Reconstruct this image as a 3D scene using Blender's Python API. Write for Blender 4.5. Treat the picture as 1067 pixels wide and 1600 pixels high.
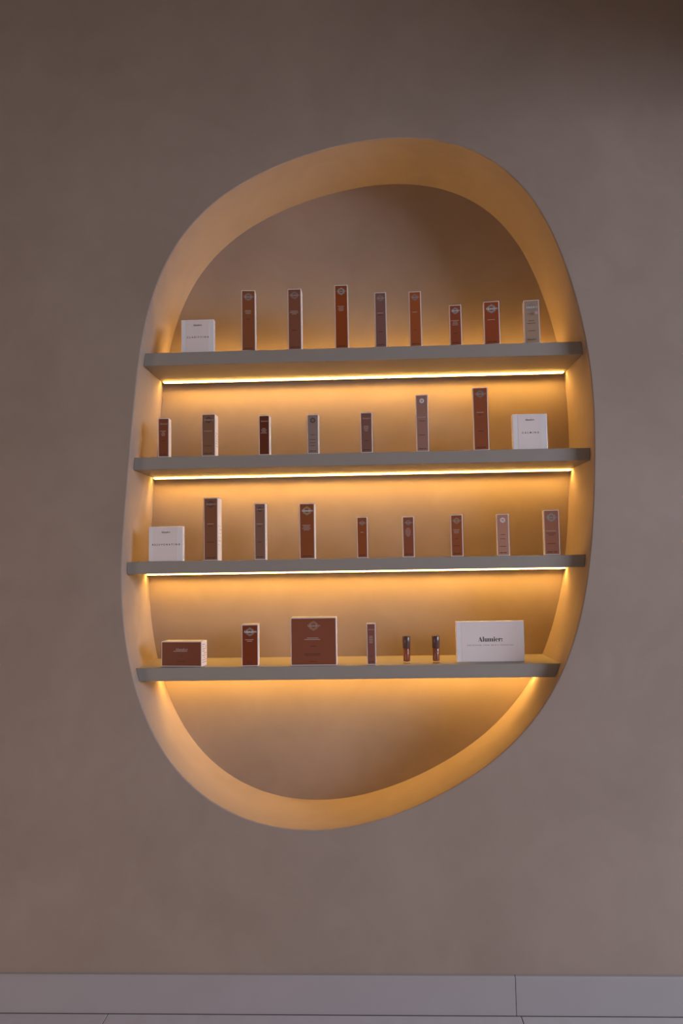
import bpy, bmesh, math, random
from mathutils import Vector, Matrix

C = bpy.context.scene
COL = C.collection
for o in list(bpy.data.objects):
    bpy.data.objects.remove(o, do_unlink=True)

# ------------------------------------------------------------------ camera
YAW, PITCH, ROLL = math.radians(2.1156), math.radians(4.2313), math.radians(0.9314)
fwd = Vector((-math.sin(YAW) * math.cos(PITCH), math.cos(YAW) * math.cos(PITCH), math.sin(PITCH)))
r0 = Vector((math.cos(YAW), math.sin(YAW), 0))
u0 = r0.cross(fwd)
rt = math.cos(ROLL) * r0 - math.sin(ROLL) * u0
up = math.sin(ROLL) * r0 + math.cos(ROLL) * u0
cd = bpy.data.cameras.new('camera')
cam = bpy.data.objects.new('camera', cd)
COL.objects.link(cam)
cd.sensor_fit = 'VERTICAL'
cd.sensor_height = 36.0
cd.lens = 36.0 * 1155.0 / 1600.0
cd.clip_start = 0.02
cam.matrix_world = Matrix(((rt.x, up.x, -fwd.x, 0), (rt.y, up.y, -fwd.y, -2.3),
                           (rt.z, up.z, -fwd.z, 1.3216), (0, 0, 0, 1)))
C.camera = cam

# ------------------------------------------------------------------ light
w = bpy.data.worlds.new('world')
C.world = w
w.use_nodes = True
bg = w.node_tree.nodes['Background']
bg.inputs[0].default_value = (1.0, 0.74, 0.55, 1)
bg.inputs[1].default_value = 0.083


def area(name, loc, target, sx, sy, power, col, spread=180):
    d = bpy.data.lights.new(name, 'AREA')
    d.shape = 'RECTANGLE'
    d.size, d.size_y = sx, sy
    d.energy = power
    d.color = col
    d.spread = math.radians(spread)
    o = bpy.data.objects.new(name, d)
    COL.objects.link(o)
    o.location = loc
    o.rotation_euler = (Vector(target) - Vector(loc)).to_track_quat('-Z', 'Y').to_euler()
    return o


# daylight from a shopfront window to the right of the viewer
area('window_daylight', (5.2, -2.9, 2.15), (-0.3, 0.0, 0.20), 2.8, 1.5, 76.0, (0.76, 0.835, 1.0), 98)
# warm lamps of the rest of the shop, far behind and to the left
area('shop_lamp', (-3.4, -3.4, 0.9), (-0.8, 0, 0.4), 1.6, 1.2, 13.5, (1.0, 0.70, 0.52), 120)
LED = (1.0, 0.54, 0.115)
LED_DOWN, LED_UP = 96.0, 60.0

C.view_settings.view_transform = 'Standard'
C.view_settings.look = 'None'
C.view_settings.exposure = 0.0
C.view_settings.gamma = 1.0
C.view_settings.use_curve_mapping = False


# ------------------------------------------------------------------ helpers
def srgb(r, g, b):
    def f(c):
        c /= 255.0
        return c / 12.92 if c <= 0.04045 else ((c + 0.055) / 1.055) ** 2.4
    return (f(r), f(g), f(b), 1.0)


MATS = {}


def mat(name, col, rough=0.6, metal=0.0, var=0.06, scale=40.0, bump=0.0, bscale=200.0, coat=0.0, spec=0.5):
    """procedural principled material: base colour broken by noise, optional bump"""
    if name in MATS:
        return MATS[name]
    m = bpy.data.materials.new(name)
    m.use_nodes = True
    nt = m.node_tree
    b = nt.nodes['Principled BSDF']
    tc = nt.nodes.new('ShaderNodeTexCoord')
    n = nt.nodes.new('ShaderNodeTexNoise')
    n.inputs['Scale'].default_value = scale
    n.inputs['Detail'].default_value = 4
    nt.links.new(tc.outputs['Object'], n.inputs['Vector'])
    mx = nt.nodes.new('ShaderNodeMix')
    mx.data_type = 'RGBA'
    mx.inputs[6].default_value = tuple(c * (1 - var) for c in col[:3]) + (1,)
    mx.inputs[7].default_value = tuple(min(1, c * (1 + var)) for c in col[:3]) + (1,)
    nt.links.new(n.outputs['Fac'], mx.inputs[0])
    nt.links.new(mx.outputs[2], b.inputs['Base Color'])
    b.inputs['Roughness'].default_value = rough
    b.inputs['Metallic'].default_value = metal
    b.inputs['Coat Weight'].default_value = coat
    b.inputs['Specular IOR Level'].default_value = spec
    if bump:
        n2 = nt.nodes.new('ShaderNodeTexNoise')
        n2.inputs['Scale'].default_value = bscale
        n2.inputs['Detail'].default_value = 3
        nt.links.new(tc.outputs['Object'], n2.inputs['Vector'])
        bp = nt.nodes.new('ShaderNodeBump')
        bp.inputs['Strength'].default_value = bump
        bp.inputs['Distance'].default_value = 0.002
        nt.links.new(n2.outputs['Fac'], bp.inputs['Height'])
        nt.links.new(bp.outputs['Normal'], b.inputs['Normal'])
    MATS[name] = m
    return m


def plaster(name, c1, c2):
    """hand trowelled plaster: broad cloudy tone changes, faint trowel relief"""
    m = bpy.data.materials.new(name)
    m.use_nodes = True
    nt = m.node_tree
    b = nt.nodes['Principled BSDF']
    b.inputs['Roughness'].default_value = 0.72
    b.inputs['Specular IOR Level'].default_value = 0.25
    tc = nt.nodes.new('ShaderNodeTexCoord')
    n1 = nt.nodes.new('ShaderNodeTexNoise')
    n1.inputs['Scale'].default_value = 1.7
    n1.inputs['Detail'].default_value = 5
    n1.inputs['Distortion'].default_value = 0.6
    n2 = nt.nodes.new('ShaderNodeTexNoise')
    n2.inputs['Scale'].default_value = 7.0
    n2.inputs['Detail'].default_value = 6
    n2.inputs['Distortion'].default_value = 1.2
    ad = nt.nodes.new('ShaderNodeMath')
    ad.operation = 'MULTIPLY_ADD'
    ad.inputs[1].default_value = 0.35
    rp = nt.nodes.new('ShaderNodeMapRange')
    rp.inputs[1].default_value = 0.40
    rp.inputs[2].default_value = 0.95
    mx = nt.nodes.new('ShaderNodeMix')
    mx.data_type = 'RGBA'
    mx.inputs[6].default_value = c1
    mx.inputs[7].default_value = c2
    for n in (n1, n2):
        nt.links.new(tc.outputs['Object'], n.inputs['Vector'])
    nt.links.new(n2.outputs['Fac'], ad.inputs[0])
    nt.links.new(n1.outputs['Fac'], ad.inputs[2])
    nt.links.new(ad.outputs[0], rp.inputs[0])
    nt.links.new(rp.outputs[0], mx.inputs[0])
    nt.links.new(mx.outputs[2], b.inputs['Base Color'])
    n3 = nt.nodes.new('ShaderNodeTexNoise')
    n3.inputs['Scale'].default_value = 9.0
    n3.inputs['Detail'].default_value = 7
    nt.links.new(tc.outputs['Object'], n3.inputs['Vector'])
    bp = nt.nodes.new('ShaderNodeBump')
    bp.inputs['Strength'].default_value = 0.12
    bp.inputs['Distance'].default_value = 0.01
    nt.links.new(n3.outputs['Fac'], bp.inputs['Height'])
    nt.links.new(bp.outputs['Normal'], b.inputs['Normal'])
    return m


def emitter(name, col, strength):
    m = bpy.data.materials.new(name)
    m.use_nodes = True
    nt = m.node_tree
    nt.nodes.clear()
    e = nt.nodes.new('ShaderNodeEmission')
    e.inputs[0].default_value = (*col, 1)
    e.inputs[1].default_value = strength
    out = nt.nodes.new('ShaderNodeOutputMaterial')
    nt.links.new(e.outputs[0], out.inputs[0])
    return m


def link(name, bm_or_me, m, parent=None, smooth=False):
    if isinstance(bm_or_me, bmesh.types.BMesh):
        me = bpy.data.meshes.new(name)
        bm_or_me.to_mesh(me)
        bm_or_me.free()
    else:
        me = bm_or_me
    if m and not me.materials:
        me.materials.append(m)
    if smooth:
        for p in me.polygons:
            p.use_smooth = True
    o = bpy.data.objects.new(name, me)
    COL.objects.link(o)
    if parent:
        o.parent = parent
    return o


def empty(name, loc, rz=0.0, label=None, cat=None, group=None, kind=None):
    o = bpy.data.objects.new(name, None)
    o.empty_display_size = 0.05
    COL.objects.link(o)
    o.location = loc
    o.rotation_euler = (0, 0, rz)
    tag(o, label, cat, group, kind)
    return o


def tag(o, label=None, cat=None, group=None, kind=None):
    if label:
        o['label'] = label
    if cat:
        o['category'] = cat
    if group:
        o['group'] = group
    if kind:
        o['kind'] = kind
    return o


def box(bm, x0, x1, y0, y1, z0, z1):
    vs = [bm.verts.new(p) for p in ((x0, y0, z0), (x1, y0, z0), (x1, y1, z0), (x0, y1, z0),
                                    (x0, y0, z1), (x1, y0, z1), (x1, y1, z1), (x0, y1, z1))]
    for f in ((3, 2, 1, 0), (4, 5, 6, 7), (0, 1, 5, 4), (1, 2, 6, 5), (2, 3, 7, 6), (3, 0, 4, 7)):
        bm.faces.new([vs[i] for i in f])


def boxbm(x0, x1, y0, y1, z0, z1, bev=0.0, seg=1):
    bm = bmesh.new()
    box(bm, x0, x1, y0, y1, z0, z1)
    if bev:
        bmesh.ops.bevel(bm, geom=bm.edges[:], offset=bev, segments=seg, affect='EDGES', profile=0.5)
    return bm


def prism_xz(bm, pts, y0, y1):
    """extrude a closed (x,z) outline between two depths; y0 is the front"""
    a = [bm.verts.new((x, y0, z)) for x, z in pts]
    b = [bm.verts.new((x, y1, z)) for x, z in pts]
    n = len(pts)
    bm.faces.new(a)
    bm.faces.new(b[::-1])
    for i in range(n):
        j = (i + 1) % n
        bm.faces.new((a[j], a[i], b[i], b[j]))


def lathe(profile, seg=32):
    bm = bmesh.new()
    rings = []
    for r, z in profile:
        rings.append([bm.verts.new((r * math.cos(2 * math.pi * k / seg), r * math.sin(2 * math.pi * k / seg), z))
                      for k in range(seg)])
    for a, b in zip(rings, rings[1:]):
        for k in range(seg):
            bm.faces.new((a[k], a[(k + 1) % seg], b[(k + 1) % seg], b[k]))
    bm.faces.new(rings[0][::-1])
    bm.faces.new(rings[-1])
    return bm


# ------------------------------------------------------------------ niche outline (smooth organic oval, metres on the wall plane)
CX = [-0.0433, 0.1816, 0.7789, -0.0081, 0.0012, 0.0297, 0.0559, 0.006, -0.0005, -0.0052, -0.0018, -0.0007, 0.0002,
      -0.0035, 0.0024, -0.0007, 0.0003, -0.0012, 0.0003]
CZ = [1.6173, 1.0478, -0.1509, -0.0001, -0.0029, 0.0336, -0.0003, -0.002, -0.0001, 0.0019, 0.0107, -0.0005, 0.0018,
      0.0014, 0.0031, -0.0001, 0.0009, -0.0001, -0.0001]


def fser(c, t):
    s = c[0]
    for k in range(1, 10):
        s += c[2 * k - 1] * math.cos(k * t) + c[2 * k] * math.sin(k * t)
    return s


NP = 220
LOOP = [(fser(CX, 2 * math.pi * i / NP), fser(CZ, 2 * math.pi * i / NP)) for i in range(NP)]   # clockwise seen from the room


def normals(loop):
    out = []
    n = len(loop)
    for i in range(n):
        ax, az = loop[i - 1]
        bx, bz = loop[(i + 1) % n]
        dx, dz = bx - ax, bz - az
        l = math.hypot(dx, dz)
        out.append((-dz / l, dx / l))      # outward for this winding
    cxm = sum(p[0] for p in loop) / n
    czm = sum(p[1] for p in loop) / n
    if (loop[0][0] - cxm) * out[0][0] + (loop[0][1] - czm) * out[0][1] < 0:
        out = [(-a, -b) for a, b in out]
    return out


NRM = normals(LOOP)


def span(z):
    """left and right x of the niche opening at height z"""
    xs = []
    for i in range(NP):
        (ax, az), (bx, bz) = LOOP[i], LOOP[(i + 1) % NP]
        if (az - z) * (bz - z) <= 0 and az != bz:
            xs.append(ax + (bx - ax) * (z - az) / (bz - az))
    return min(xs), max(xs)


DEPTH = 0.29
RB = 0.004          # soft rounded arris of the opening

# ------------------------------------------------------------------ wall with the niche
M_WALL = plaster('beige_plaster', (0.330, 0.256, 0.212, 1), (0.410, 0.326, 0.278, 1))
off = [(x + nx * RB, z + nz * RB) for (x, z), (nx, nz) in zip(LOOP, NRM)]
bm = bmesh.new()
X0, X1, Z0, Z1 = -3.2, 3.2, 0.0, 3.4
outer = []
for i in range(12):
    outer.append((X0 + (X1 - X0) * i / 12, Z0))
for i in range(8):
    outer.append((X1, Z0 + (Z1 - Z0) * i / 8))
for i in range(12):
    outer.append((X1 - (X1 - X0) * i / 12, Z1))
for i in range(8):
    outer.append((X0, Z1 - (Z1 - Z0) * i / 8))
es = []
for ring in (outer, off):
    vs = [bm.verts.new((x, 0, z)) for x, z in ring]
    for i in range(len(vs)):
        es.append(bm.edges.new((vs[i], vs[(i + 1) % len(vs)])))
bmesh.ops.triangle_fill(bm, use_beauty=True, use_dissolve=False, edges=es)
bm.normal_update()
for f in bm.faces:
    if f.normal.y > 0:
        f.normal_flip()
wall = tag(link('wall_back', bm, M_WALL), kind='structure')

bm = bmesh.new()
prof = [(RB * (1 - math.sin(a)), RB * (1 - math.cos(a))) for a in [math.pi / 2 * k / 8 for k in range(9)]]
prof = prof + [(0, d) for d in (0.04, 0.08, 0.12, 0.16, 0.2, 0.24)] + [(0, DEPTH)]
rings = []
for o_, y in prof:
    rings.append([bm.verts.new((x + nx * o_, y, z + nz * o_)) for (x, z), (nx, nz) in zip(LOOP, NRM)])
for a, b in zip(rings, rings[1:]):
    for i in range(NP):
        j = (i + 1) % NP
        bm.faces.new((a[i], a[j], b[j], b[i]))
bm.normal_update()
bm.faces.ensure_lookup_table()
f = bm.faces[NP * 12]
c = f.calc_center_median()
if f.normal.x * (c.x + 0.04) + f.normal.z * (c.z - 1.617) > 0:
    bmesh.ops.reverse_faces(bm, faces=bm.faces[:])
link('niche_reveal', bm, M_WALL, wall, smooth=True)

bm = bmesh.new()
f = bm.faces.new([bm.verts.new((x, DEPTH, z)) for x, z in LOOP])
bm.normal_update()
if f.normal.y > 0:
    f.normal_flip()
bmesh.ops.triangulate(bm, faces=bm.faces[:])
link('niche_back_panel', bm, M_WALL, wall)

# ------------------------------------------------------------------ floor, skirting, ceiling
M_TILE = mat('grey_floor_tile', (0.60, 0.55, 0.56, 1), 0.45, var=0.10, scale=14, bump=0.1, bscale=60)
M_JOINT = mat('tile_joint', (0.2, 0.18, 0.175, 1), 0.9)
M_SKIRT = mat('skirting_tile', (0.42, 0.385, 0.40, 1), 0.4, var=0.05, scale=9, bump=0.05, bscale=60)
M_CEIL = mat('ceiling_paint', (0.5, 0.45, 0.41, 1), 0.9)
floor = tag(link('floor', boxbm(-3.2, 3.2, -3.6, 0.0, -0.06, -0.002), M_JOINT), kind='structure')
tw, tl = 1.225, 0.61
tile_me = None
bmt = boxbm(0.0012, tw - 0.0012, 0.0012, tl - 0.0012, -0.02, 0.0, 0.0008)
for ix in range(-2, 2):
    for iy in range(0, 6):
        if tile_me is None:
            o = link('floor_tile', bmt, M_TILE, floor)
            tile_me = o.data
        else:
            o = link('floor_tile', tile_me, None, floor)
        o.location = (0.418 + ix * tw, -0.0148 - tl * (iy + 1), 0)
sk = tag(empty('baseboard_back', (0, 0, 0)), kind='structure')
xs = [-3.2, 0.405, 3.2]
for a, b in zip(xs, xs[1:]):
    bm = bmesh.new()
    pr = [(-0.0005, 0.0), (-0.0005, 0.1090), (-0.009, 0.1090), (-0.0135, 0.1045), (-0.0135, 0.0)]
    va = [bm.verts.new((a + 0.0009, y, z + 0.0008)) for y, z in pr]
    vb = [bm.verts.new((b - 0.0009, y, z + 0.0008)) for y, z in pr]
    bm.faces.new(va)
    bm.faces.new(vb[::-1])
    for i in range(5):
        j = (i + 1) % 5
        bm.faces.new((va[j], va[i], vb[i], vb[j]))
    bmesh.ops.recalc_face_normals(bm, faces=bm.faces[:])
    link('skirting_tile', bm, M_SKIRT, sk)
tag(link('ceiling', boxbm(-3.2, 3.2, -6.5, 0.0, 3.4, 3.46), M_CEIL), kind='structure')
# unseen block added on the window side, beyond the right edge of the view; it shades the top right of the wall
tag(link('shade_block_1', boxbm(1.9, 3.2, -1.3, -0.0005, 2.72, 3.3995), M_CEIL), kind='structure')

# ------------------------------------------------------------------ shelves with light strips
M_SHELF = mat('grey_shelf_paint', (0.335, 0.300, 0.268, 1), 0.55, var=0.04, scale=20, bump=0.05, bscale=120, spec=0.3)
M_ALU = mat('channel_aluminium', (0.62, 0.58, 0.52, 1), 0.4, 0.9)
M_LEDD = emitter('strip_light_warm', LED, LED_DOWN)
M_LIP = emitter('strip_light_opal_lip', LED, 20.0)
M_LEDU = emitter('strip_light_warm_dim', LED, LED_UP)
SF, SB = 0.045, DEPTH - 0.001
ZT = [2.0275, 1.6845, 1.3474, 1.0118]
ZB = [1.9852, 1.6443, 1.3085, 0.9701]
SHELF_LABEL = ['topmost grey shelf in the niche, lit from above and below',
               'second grey shelf from the top, the widest board with the calming sign',
               'third grey shelf from the top, holding the rejuvenating sign',
               'lowest grey shelf in the niche, holding the wide brand sign and lip glosses']


def led(parent, xa, xb, z, up, m):
    root = empty('light_strip', (0, 0, 0))
    root.parent = parent
    s = 1 if up else -1
    yc = 0.250
    zs = sorted((z, z + s * 0.0015))
    bm = bmesh.new()
    box(bm, xa, xb, yc - 0.006, yc + 0.006, *zs)
    zs = sorted((z + s * 0.0015, z + s * 0.0066))
    box(bm, xa, xb, yc + 0.0045, yc + 0.006, *zs)
    link('channel', bm, M_ALU, root)
    zs = sorted((z + s * 0.0015, z + s * 0.0056))
    link('opal_lip', boxbm(xa, xb, yc - 0.006, yc - 0.0045, *zs), M_LIP, root)
    bm = bmesh.new()
    pr = [(yc + 0.0043, 0.0017)]
    for k in range(9):
        a = math.pi * k / 8
        pr.append((yc + 0.0043 * math.cos(a), 0.0027 + 0.0011 * math.sin(a)))
    pr.append((yc - 0.0043, 0.0017))
    va = [bm.verts.new((xa + 0.001, y, z + s * q)) for y, q in pr]
    vb = [bm.verts.new((xb - 0.001, y, z + s * q)) for y, q in pr]
    n = len(pr)
    bm.faces.new(va)
    bm.faces.new(vb[::-1])
    for i in range(n):
        j = (i + 1) % n
        bm.faces.new((va[j], va[i], vb[i], vb[j]))
    bmesh.ops.recalc_face_normals(bm, faces=bm.faces[:])
    link('diffuser', bm, m, root)
    return root


for i in range(4):
    zt, zb = ZT[i], ZB[i]
    g = 0.0012
    t0, t1 = span(zt)
    b0, b1 = span(zb)
    m0, m1 = span((zt + zb) / 2)
    sh = empty('display_shelf', ((t0 + t1) / 2, SF, zb), 0, SHELF_LABEL[i], 'shelf', 'shelves in the niche')
    ox, oy, oz = sh.location
    bm = bmesh.new()
    secs = [(t0, t1, zt), (m0, m1, (zt + zb) / 2), (b0, b1, zb)]
    fr = [[(a + g - ox, z - oz) for a, b, z in secs], [(b - g - ox, z - oz) for a, b, z in secs]]
    ring = fr[0] + fr[1][::-1]
    prism_xz(bm, ring, 0.0, SB - SF)
    bmesh.ops.recalc_face_normals(bm, faces=bm.faces[:])
    fe = [e for e in bm.edges if all(abs(v.co.y) < 1e-6 for v in e.verts) and abs(e.verts[0].co.x - e.verts[1].co.x) > 0.5]
    bmesh.ops.bevel(bm, geom=fe, offset=0.0015, segments=2, affect='EDGES', profile=0.5)
    link('board', bm, M_SHELF, sh)
    xa, xb = max(t0, b0, span(zb - 0.012)[0]) + 0.004, min(t1, b1, span(zb - 0.012)[1]) - 0.004
    r = led(sh, xa - ox, xb - ox, zb - oz, False, M_LEDD)
    r.location = (0, -oy, 0)
    if i == 0:
        q0, q1 = span(zt + 0.012)
        r = led(sh, q0 + 0.004 - ox, q1 - 0.004 - ox, zt - oz, True, M_LEDU)
        r.location = (0, -oy, 0)


# ------------------------------------------------------------------ lettering
def text_mesh(name, s, width, spacing=1.0, thick=0.0):
    """flat sans lettering in the xz plane, centred, `width` wide, facing -y"""
    cu = bpy.data.curves.new(name, 'FONT')
    cu.body = s
    cu.space_character = spacing
    cu.resolution_u = 2
    cu.offset = thick
    ob = bpy.data.objects.new('lettering_source', cu)
    COL.objects.link(ob)
    bpy.context.view_layer.update()
    dg = bpy.context.evaluated_depsgraph_get()
    me = bpy.data.meshes.new_from_object(ob.evaluated_get(dg))
    bpy.data.objects.remove(ob, do_unlink=True)
    bpy.data.curves.remove(cu)
    me.name = name
    x0 = min(v.co.x for v in me.vertices)
    x1 = max(v.co.x for v in me.vertices)
    y0 = min(v.co.y for v in me.vertices)
    y1 = max(v.co.y for v in me.vertices)
    k = width / (x1 - x0)
    for v in me.vertices:
        v.co = Vector(((v.co.x - (x0 + x1) / 2) * k, 0, (v.co.y - (y0 + y1) / 2) * k))
    me.materials.clear()
    me.update()
    return me


def arcpts(cx, cz, rx, rz, a0, a1, n=10):
    return [(cx + rx * math.cos(math.radians(a0 + (a1 - a0) * k / n)), cz + rz * math.sin(math.radians(a0 + (a1 - a0) * k / n)))
            for k in range(n + 1)]


def wordmark_bm():
    """high-contrast serif wordmark 'Alumier' with a small stacked MD; cap height 1"""
    bm = bmesh.new()
    d = 0.0

    def poly(pts):
        vs = [bm.verts.new((x, d, z)) for x, z in pts]
        f = bm.faces.new(vs)
        f.normal_update()
        if f.normal.y > 0:
            f.normal_flip()

    def rect(x0, x1, z0, z1):
        poly([(x0, z0), (x1, z0), (x1, z1), (x0, z1)])

    def band(outer_, inner_):
        for k in range(len(outer_) - 1):
            poly([outer_[k], outer_[k + 1], inner_[k + 1], inner_[k]])
    x = 0.0
    # A
    poly([(x + .06, 0), (x + .11, 0), (x + .42, .92), (x + .38, 1.0)])
    poly([(x + .38, 1.0), (x + .46, 1.0), (x + .86, 0), (x + .58, 0), (x + .33, .78)])
    rect(x + .18, x + .6, .28, .33)
    rect(x, x + .2, 0, .035)
    rect(x + .52, x + .92, 0, .035)
    x += .95
    # l
    rect(x + .06, x + .28, 0, 1.05)
    rect(x, x + .34, 0, .035)
    rect(x, x + .1, 1.01, 1.05)
    x += .40
    # u
    rect(x + .05, x + .26, .18, .70)
    rect(x, x + .1, .665, .70)
    band(arcpts(x + .28, .2, .23, .21, 180, 300), arcpts(x + .30, .2, .05, .12, 180, 300))
    poly([(x + .36, .02), (x + .46, .10), (x + .46, .2), (x + .33, .09)])
    rect(x + .45, x + .66, 0, .70)
    rect(x + .6, x + .73, 0, .035)
    rect(x + .38, x + .5, .665, .70)
    x += .78
    # m
    for q in (0, .40, .80):
        rect(x + .06 + q, x + .27 + q, 0, .70 if q == 0 else .52)
        rect(x + q, x + .33 + q, 0, .035)
        if q:
            band(arcpts(x + q + .08, .5, .19, .21, 0, 150), arcpts(x + q + .04, .5, .03, .14, 0, 150))
    rect(x, x + .1, .665, .70)
    x += 1.18
    # i
    rect(x + .06, x + .27, 0, .70)
    rect(x, x + .33, 0, .035)
    rect(x, x + .1, .665, .70)
    poly(arcpts(x + .165, .9, .125, .125, 0, 330, 11))
    x += .38
    # e
    band(arcpts(x + .33, .35, .31, .37, 0, 310, 20), arcpts(x + .36, .35, .14, .32, 0, 310, 20))
    rect(x + .2, x + .6, .34, .39)
    x += .68
    # r
    rect(x + .06, x + .27, 0, .70)
    rect(x, x + .33, 0, .035)
    rect(x, x + .1, .665, .70)
    band(arcpts(x + .42, .5, .17, .21, 60, 170), arcpts(x + .42, .5, .12, .14, 60, 170))
    poly(arcpts(x + .48, .57, .1, .1, 0, 330, 11))
    x += .64
    # stacked M over D
    for q in (0, .2):
        rect(x + q, x + .05 + q, .40, .70)
    poly([(x + .03, .7), (x + .07, .7), (x + .145, .45), (x + .11, .42)])
    poly([(x + .18, .7), (x + .22, .7), (x + .14, .42), (x + .105, .45)])
    rect(x, x + .05, 0, .32)
    band(arcpts(x + .04, .16, .2, .16, -90, 90), arcpts(x + .04, .16, .13, .11, -90, 90))
    x += .25
    for v in bm.verts:
        v.co.x = (v.co.x - x / 2) / x
        v.co.z = (v.co.z - .4) / x
    return bm


WM = bpy.data.meshes.new('wordmark')
_b = wordmark_bm()
_b.to_mesh(WM)
_b.free()


def wordmark(parent, x, y, z, width, m, name='wordmark'):
    me = WM.copy()
    o = link(name, me, m, parent)
    o.location = (x, y, z)
    o.scale = (width, 1, width)
    return o


def bars(name, rows, y, m, parent, thick):
    """rows of tiny print: each (z, width, words)"""
    bm = bmesh.new()
    for z, wd, nw in rows:
        gaps = [rnd.uniform(0.6, 1.4) for _ in range(nw)]
        s = sum(gaps)
        x = -wd / 2
        for q in gaps:
            l = wd * q / s
            f = bm.faces.new([bm.verts.new(p) for p in ((x, y, z), (x + l * 0.86, y, z), (x + l * 0.86, y, z + thick), (x, y, z + thick))])
            x += l
    return link(name, bm, m, parent)


rnd = random.Random(5)


def hexpts(r, n=6, a0=90, sx=1.0):
    return [(r * sx * math.cos(math.radians(a0 + 360 * k / n)), r * math.sin(math.radians(a0 + 360 * k / n))) for k in range(n)]


def emblem(parent, x, y, z, r, m):
    """hexagonal badge: pointed ring with a round eye and a small inner hexagon"""
    bm = bmesh.new()
    n = 24
    out = []
    for k in range(n):
        a = 360.0 * k / n
        s = ((a + 30) % 60) - 30           # pointy hexagon radius
        rr = r * math.cos(math.radians(30)) / math.cos(math.radians(((a) % 60) - 30))
        out.append((rr * math.sin(math.radians(a)), rr * math.cos(math.radians(a))))
    inn = [(0.46 * r * math.sin(math.radians(360.0 * k / n)), 0.46 * r * math.cos(math.radians(360.0 * k / n))) for k in range(n)]
    for k in range(n):
        j = (k + 1) % n
        bm.faces.new([bm.verts.new((px, 0, pz)) for px, pz in (out[k], inn[k], inn[j], out[j])])
    bm.faces.new([bm.verts.new((px, 0, pz)) for px, pz in hexpts(0.2 * r)])
    bmesh.ops.recalc_face_normals(bm, faces=bm.faces[:])
    for f in bm.faces:
        f.normal_update()
        if f.normal.y > 0:
            f.normal_flip()
    o = link('emblem', bm, m, parent)
    o.location = (x, y, z)
    return o


# ------------------------------------------------------------------ cartons
M_CARD = mat('white_carton_board', (0.82, 0.76, 0.76, 1), 0.5, var=0.03, scale=60)
M_LIGHT = mat('pale_print', (0.50, 0.38, 0.33, 1), 0.6)
M_WHITE = mat('white_print', (0.85, 0.80, 0.78, 1), 0.5)
M_DARK = mat('dark_print', (0.07, 0.035, 0.025, 1), 0.7)
M_BLACK = mat('black_print', (0.02, 0.012, 0.010, 1), 0.5)
M_GREYP = mat('grey_side_print', (0.42, 0.37, 0.38, 1), 0.7)
M_REDP = mat('red_side_print', (0.45, 0.17, 0.13, 1), 0.7)
M_PINK = mat('pink_sticker', (0.62, 0.42, 0.40, 1), 0.5)


def foil_sheen(tone):  # foil reflections put into the colour, one fixed tone per emblem
    return {'silver': mat('silver_foil_sheen', (0.36, 0.33, 0.33, 1), 0.4, 0.2), 'grey': mat('grey_foil_sheen', (0.29, 0.23, 0.20, 1), 0.5, 0.2),
            'mauve': mat('mauve_foil_sheen', (0.30, 0.20, 0.19, 1), 0.5, 0.2), 'dark': mat('dark_foil_sheen', (0.13, 0.075, 0.055, 1), 0.5, 0.2),
            'copper': mat('copper_foil_sheen', (0.40, 0.20, 0.135, 1), 0.45, 0.2), 'gold': mat('gold_foil_sheen', (0.42, 0.27, 0.17, 1), 0.45, 0.2),
            'white': mat('white_foil_sheen', (0.80, 0.76, 0.76, 1), 0.45)}[tone]


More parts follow.
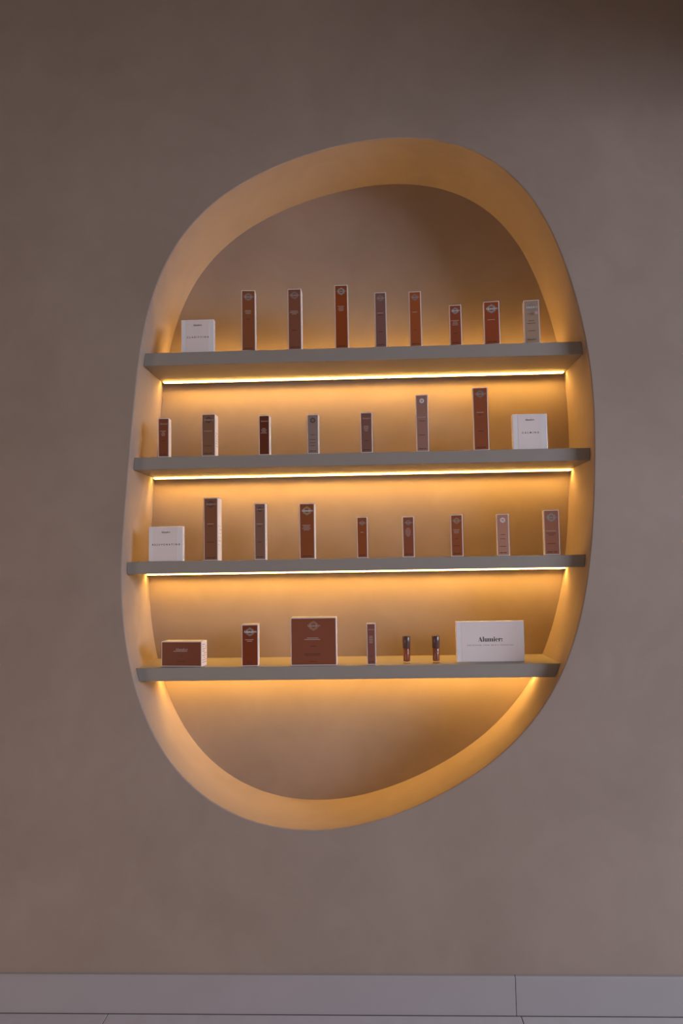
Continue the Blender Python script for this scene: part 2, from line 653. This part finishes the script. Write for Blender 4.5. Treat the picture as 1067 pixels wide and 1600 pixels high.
def carton(row, x, wd, h, col, label, rz=0.0, depth=None, front=0.055, mark='silver', wm='pale', light=(0.72, (0.6, 0.7, 0.5)),
           dark=(), footer=True, side=None, er=0.34, ez=None, tone='rust', group=None):
    dp = depth or wd
    root = empty('product_carton', (x, front + dp / 2, ZT[row]), math.radians(rz), label, 'box',
                 group or 'skincare cartons on the %s shelf' % ('top', 'second', 'third', 'lowest')[row])
    link('carton', boxbm(-wd / 2, wd / 2, -dp / 2, dp / 2, 0.0004, h, 0.0006), M_CARD, root)
    # tucked top flap with its cut corners
    bm = bmesh.new()
    a, b = wd / 2 - 0.0016, dp / 2 - 0.0016
    vs = [bm.verts.new(p) for p in ((-a, -b + .003, h + .0003), (-a + .003, -b, h + .0003), (a - .003, -b, h + .0003), (a, -b + .003, h + .0003),
                                    (a, b, h + .0003), (-a, b, h + .0003))]
    bm.faces.new(vs)
    link('tuck_flap', bm, M_CARD, root)
    fr = -dp / 2
    bd = 0.0026
    pm = mat('print_%d_%d_%d' % col, srgb(*col), 0.42, var=0.05, scale=30)
    link('front_panel', boxbm(-wd / 2 + bd, wd / 2 - bd, fr - 0.0004, fr + 0.001, bd + .0006, h - bd), pm, root)
    pw = wd - 2 * bd
    y1, y2 = fr - 0.0006, fr - 0.0008
    e_r = min(pw * er, 0.016)
    zc = ez if ez else h - bd - max(0.017, e_r * 1.45)
    if mark:
        emblem(root, 0, y1, zc, e_r, foil_sheen(mark))
    if wm:
        wordmark(root, 0.0008, y2, zc, min(pw * 0.86, 0.042), {'pale': M_LIGHT, 'white': M_WHITE, 'dark': M_DARK}[wm])
    if light:
        f0, ws = light
        for k, q in enumerate(ws):
            bars('title_print', [(h * f0 - k * 0.0048, pw * q, 1)], y1, M_LIGHT, root, 0.0018)
    for f, q in dark:
        if q:
            bars('small_print', [(h * f, pw * q, 1)], y1, M_DARK, root, 0.0015)
    if footer:
        bars('footer_print', [(0.009, pw * 0.72, 2)], y1, M_DARK, root, 0.0022)
    if side:
        bm = bmesh.new()
        xs_ = wd / 2 + 0.0002
        n = 9 if side == 'red' else 6
        for k in range(n):
            z = h * (0.15 + 0.7 * k / (n - 1)) if side == 'red' else h * (0.25 + 0.3 * k / (n - 1))
            q = -dp * 0.36
            while q < dp * 0.3:
                l = rnd.uniform(0.15, 0.3) * dp
                if rnd.random() < 0.75:
                    bm.faces.new([bm.verts.new(p) for p in ((xs_, q, z), (xs_, min(q + l * .8, dp * .4), z), (xs_, min(q + l * .8, dp * .4), z + .0022), (xs_, q, z + .0022))])
                q += l
        link('side_print', bm, M_REDP if side == 'red' else M_GREYP, root)
    return root


# --- top shelf, left to right
carton(0, -0.3834, .0455, .2046, (142, 82, 48), 'tall rust-brown carton right of the CLARIFYING sign on top shelf', 5, mark='grey', light=(.66, (.55, .6, .45)), dark=((.52, .4),))
carton(0, -0.2297, .0445, .2046, (136, 83, 62), 'tall dull mauve-brown carton on top shelf, left neighbour of its tallest carton', 0, mark='mauve', light=(.63, (.7, .85, .45)), dark=((.32, .5),))
carton(0, -0.0766, .0432, .2128, (150, 70, 22), 'tallest carton on the top shelf, saturated orange-brown with grey emblem', 0, mark='silver', light=(.66, (.65, .5, .6, .45)))
carton(0, 0.0511, .0377, .1842, (133, 92, 84), 'slim mauve carton on top shelf, right of the tallest one', -1, depth=.033, mark='mauve', light=(.62, (.7,)), dark=((.585, .55), (.28, .5)))
carton(0, 0.1639, .0390, .1839, (168, 86, 42), 'slim bright orange carton with a white edge on top shelf', -3, depth=.033, mark='grey', light=(.62, (.55,)), dark=((.30, .3),))
carton(0, 0.2936, .0384, .1350, (152, 76, 46), 'short narrow rust carton on top shelf, with silver emblem and many title lines', -5, depth=.028, mark='silver', wm='white', light=(.61, (.9, .5, .6, .65)), dark=((.3, .4),))
carton(0, 0.4108, .0500, .1434, (160, 76, 42), 'broad rust-red carton with bright emblem on top shelf, beside the beige one', -6, depth=.034, mark='silver', wm='white', light=(.57, (.6,)), dark=((.30, .0),))
b8 = carton(0, 0.5390, .0489, .1438, (180, 152, 130), 'beige carton with a round pink sticker at right end of top shelf', -6, depth=.034, mark='silver', wm='white', light=None, dark=((.52, .5), (.46, .7), (.29, .6)), footer=False)
wordmark(b8, -0.003, -.0489 / 2 - .0008, 0.0115, 0.030, M_BLACK, 'footer_wordmark')
bm = bmesh.new()
prism_xz(bm, [(.0052 * math.cos(2 * math.pi * k / 24), .0052 * math.sin(2 * math.pi * k / 24)) for k in range(24)][::-1], 0, 0.0004)
bmesh.ops.recalc_face_normals(bm, faces=bm.faces[:])
o = link('round_sticker', bm, M_PINK, b8)
o['label'] = 'pale pink round sticker'
o.location = (0.0145, -.0489 / 2 - .0012, 0.0985)

# --- second shelf
carton(1, -0.6629, .0355, .1292, (132, 70, 42), 'narrow dark rust carton at the far left of second shelf', 4, mark=None, light=(.66, (.7, .35, .5, .4)), dark=((.42, .5),), er=.3)
carton(1, -0.5144, .0444, .1389, (140, 98, 72), 'brown carton with wide white side, second from left on second shelf', 0, mark='dark', light=(.59, (.8,)), dark=((.24, .7),), side='grey', er=.28)
carton(1, -0.3328, .0346, .1303, (108, 48, 24), 'darkest red-brown small carton, third from left on second shelf', 0, mark=None, light=(.66, (.45, .7, .5, .8)), footer=False)
carton(1, -0.1751, .0367, .1297, (150, 128, 118), 'small grey-mauve carton on second shelf, palest of its row', 0, mark='dark', wm=None, light=None, dark=((.48, .5), (.36, .7), (.28, .7), (.21, .6)), er=.3)
carton(1, -0.0023, .0378, .1318, (132, 90, 78), 'small mauve-brown carton in the middle of second shelf', 0, mark=None, light=(.65, (.5, .6, .45, .35)), dark=((.3, .4),))
carton(1, 0.1778, .0391, .1848, (164, 120, 106), 'tall pinkish carton with a white ring emblem on second shelf', -2, depth=.034, mark='white', wm=None, light=(.60, (.9,)), dark=((.535, .65), (.29, .65)), er=.24)
carton(1, 0.3658, .0479, .2041, (156, 84, 52), 'tallest carton on second shelf, rust, left of the CALMING sign', -5, depth=.034, mark='grey', light=(.60, (.6,)), dark=((.56, .4), (.30, .5)), er=.3)

# --- third shelf
carton(2, -0.5063, .0464, .2021, (136, 84, 56), 'tallest carton on third shelf, brown with a broad white side', -3.5, mark='dark', light=(.58, (.6,)), dark=((.545, .4), (.29, .7)), side='grey', er=.3)
carton(2, -0.3489, .0357, .1814, (138, 100, 82), 'tall slim grey-brown carton on third shelf, second carton from left', 0, mark='dark', light=(.63, (.75,)), dark=((.59, .5), (.31, .5)), er=.28)
carton(2, -0.1978, .0487, .1785, (146, 78, 40), 'wide rust carton with pale outlined hexagon on third shelf', 0, mark='gold', wm='white', light=(.60, (.7, .55, .75, .5)))
carton(2, -0.0219, .0338, .1316, (154, 78, 34), 'short orange-brown carton in the centre of third shelf', 0, mark='grey', light=(.62, (.4,)), er=.28)
carton(2, 0.1248, .0368, .1302, (148, 80, 52), 'short rust carton with a dense block of title lines on third shelf', 0, mark='grey', light=(.70, (.35, .6, .65, .6, .55, .35)), er=.28)
carton(2, 0.2791, .0376, .1334, (160, 86, 50), 'short rust carton with golden emblem on third shelf, left of the pink one', -5, depth=.028, mark='gold', light=(.63, (.7, .6, .55)), dark=((.42, .4), (.25, .7)), er=.32)
carton(2, 0.4247, .0385, .1327, (194, 140, 118), 'short pale pink carton with white hexagon emblem on third shelf', -6, depth=.030, mark='white', wm=None, light=None, dark=((.5, .5), (.4, .55), (.22, .7)), er=.26)
carton(2, 0.5777, .0475, .1424, (170, 110, 86), 'broad pinkish-brown carton at the right end of third shelf', -6, depth=.034, mark='silver', light=(.53, (.85,)), dark=((.48, .8), (.44, .5), (.25, .7)))

# --- lowest shelf
carton(3, -0.6025, .1348, .0800, (120, 44, 12), 'low wide dark red-brown carton lying at left end of lowest shelf', -7, depth=.050, front=.064, mark=None, wm='pale',
       light=(.60, (.42,)), dark=((.42, .1), (.20, .25)), footer=False, side='red')
carton(3, -0.3859, .0525, .1314, (130, 55, 22), 'upright dark rust carton with pale wordmark over a ring, on lowest shelf', 4, mark='grey', wm='white', light=(.63, (.65, .4)), footer=False, dark=((.1, .4), (.07, .35)), er=.3)
carton(3, -0.1818, .1449, .1504, (140, 78, 54), 'large square brown carton with copper hexagon on lowest shelf', 0, depth=.055, mark='copper', wm='pale', light=(.57, (.3, .42)), dark=((.40, .15), (.24, .42), (.21, .4), (.08, .2)), footer=False)
carton(3, 0.0002, .0286, .1299, (140, 84, 72), 'narrow mauve-brown carton left of the lip glosses on lowest shelf', 0, mark=None, light=(.68, (.5, .6, .55, .6, .5)), dark=((.2, .3),))

# ------------------------------------------------------------------ sign blocks
M_ACR = mat('white_acrylic_block', (0.96, 0.92, 0.94, 1), 0.2, var=0.02, spec=0.6)
M_CARDS = mat('sign_card', (0.96, 0.85, 0.835, 1), 0.35, var=0.02)


def translucent(m, col, fac):
    """let some light pass through, as opal acrylic does"""
    nt = m.node_tree
    b = nt.nodes['Principled BSDF']
    out = [n for n in nt.nodes if n.type == 'OUTPUT_MATERIAL'][0]
    t = nt.nodes.new('ShaderNodeBsdfTranslucent')
    t.inputs[0].default_value = col
    mx = nt.nodes.new('ShaderNodeMixShader')
    mx.inputs[0].default_value = fac
    nt.links.new(b.outputs[0], mx.inputs[1])
    nt.links.new(t.outputs[0], mx.inputs[2])
    nt.links.new(mx.outputs[0], out.inputs[0])


translucent(M_ACR, (0.9, 0.87, 0.88, 1), 0.08)
translucent(M_CARDS, (0.9, 0.84, 0.82, 1), 0.08)


def sign(row, x, wd, h, y, label, big=False):
    th = 0.022
    root = empty('sign_block', (x, y + th / 2, ZT[row]), 0, label, 'sign', 'white sign blocks on the shelves')
    link('acrylic_block', boxbm(-wd / 2, wd / 2, -th / 2, th / 2, 0.0003, h, 0.0012, 2), M_ACR, root)
    mg = 0.017
    link('sign_card', boxbm(-wd / 2 + mg, wd / 2 - mg, -th / 2 - 0.0004, -th / 2 + 0.001, 0.002, h - 0.002), M_CARDS, root)
    return root, -th / 2 - 0.0006


def sans(root, name, s, x, y, z, wd, spacing, m, thick=0.0):
    o = link(name, text_mesh(name, s, wd, spacing, thick), m, root)
    o.location = (x, y, z)
    return o


for row, x, wd, h, word, tw_, dz, lab in ((0, -.5509, .1083, .1125, 'CLARIFYING', .0715, -.0015, 'square white sign block reading CLARIFYING on the top shelf'),
                                  (1, .5202, .1094, .1155, 'CALMING', .0535, 0, 'square white sign block reading CALMING on the second shelf'),
                                  (2, -.6553, .1116, .1130, 'REJUVENATING', .0900, .002, 'square white sign block reading REJUVENATING on the third shelf')):
    r, y = sign(row, x, wd, h, .060, lab)
    wordmark(r, 0, y, h * 0.83, 0.029, M_BLACK)
    sans(r, 'sign_word', word, 0.001, y, h * 0.475, tw_, 1.85, M_BLACK, 0.018)
r, y = sign(3, .3794, .2155, .1289, .098, 'wide white sign block with bold serif brand name at right of lowest shelf')
wordmark(r, 0.0005, y, 0.070, 0.0765, M_BLACK)
sans(r, 'tagline', "UNLOCKING YOUR SKIN'S POTENTIAL", 0.000, y, 0.053, 0.146, 1.9, M_DARK, 0.012)

# ------------------------------------------------------------------ lip glosses
M_CAP = mat('mauve_brown_cap', (0.105, 0.050, 0.045, 1), 0.28, var=0.03, coat=0.3)
M_GLOSS = mat('lip_gloss_fill', (0.40, 0.115, 0.05, 1), 0.3, var=0.05)
M_GLOSS2 = mat('lip_gloss_fill_rose', (0.40, 0.125, 0.07, 1), 0.3, var=0.05)
M_CLEAR = bpy.data.materials.new('clear_plastic')
M_CLEAR.use_nodes = True
_p = M_CLEAR.node_tree.nodes['Principled BSDF']
_p.inputs['Base Color'].default_value = (1.0, 0.93, 0.89, 1)
_p.inputs['Transmission Weight'].default_value = 1.0
_p.inputs['Roughness'].default_value = 0.04
_p.inputs['IOR'].default_value = 1.42
for x, lab, fm in ((.1120, 'lip gloss tube with brown cap, left one of the pair on lowest shelf', M_GLOSS),
                   (.2055, 'lip gloss tube with brown cap, right of the pair, nearest the wide sign', M_GLOSS2)):
    g = empty('lip_gloss', (x, .088, ZT[3]), 0, lab, 'lip gloss', 'lip gloss tubes on the lowest shelf')
    link('tube', lathe([(.0098, .0003), (.0108, .0012), (.0110, .003), (.0110, .0455), (.0100, .0478)]), M_CLEAR, g, True)
    link('gloss', lathe([(.0060, .0065), (.0080, .0085), (.0082, .0100), (.0082, .0440), (.0070, .0452)]), fm, g, True)
    link('collar', lathe([(.0092, .0478), (.0092, .0490)]), M_CAP, g)
    link('cap', lathe([(.0122, .0486), (.0127, .0492), (.0127, .0850), (.0119, .0862), (.004, .0865)]), M_CAP, g, True)
    for me in [c for c in g.children if c.name.startswith(('tube', 'cap'))]:
        md = me.modifiers.new('edge_split', 'EDGE_SPLIT')
        md.split_angle = math.radians(50)
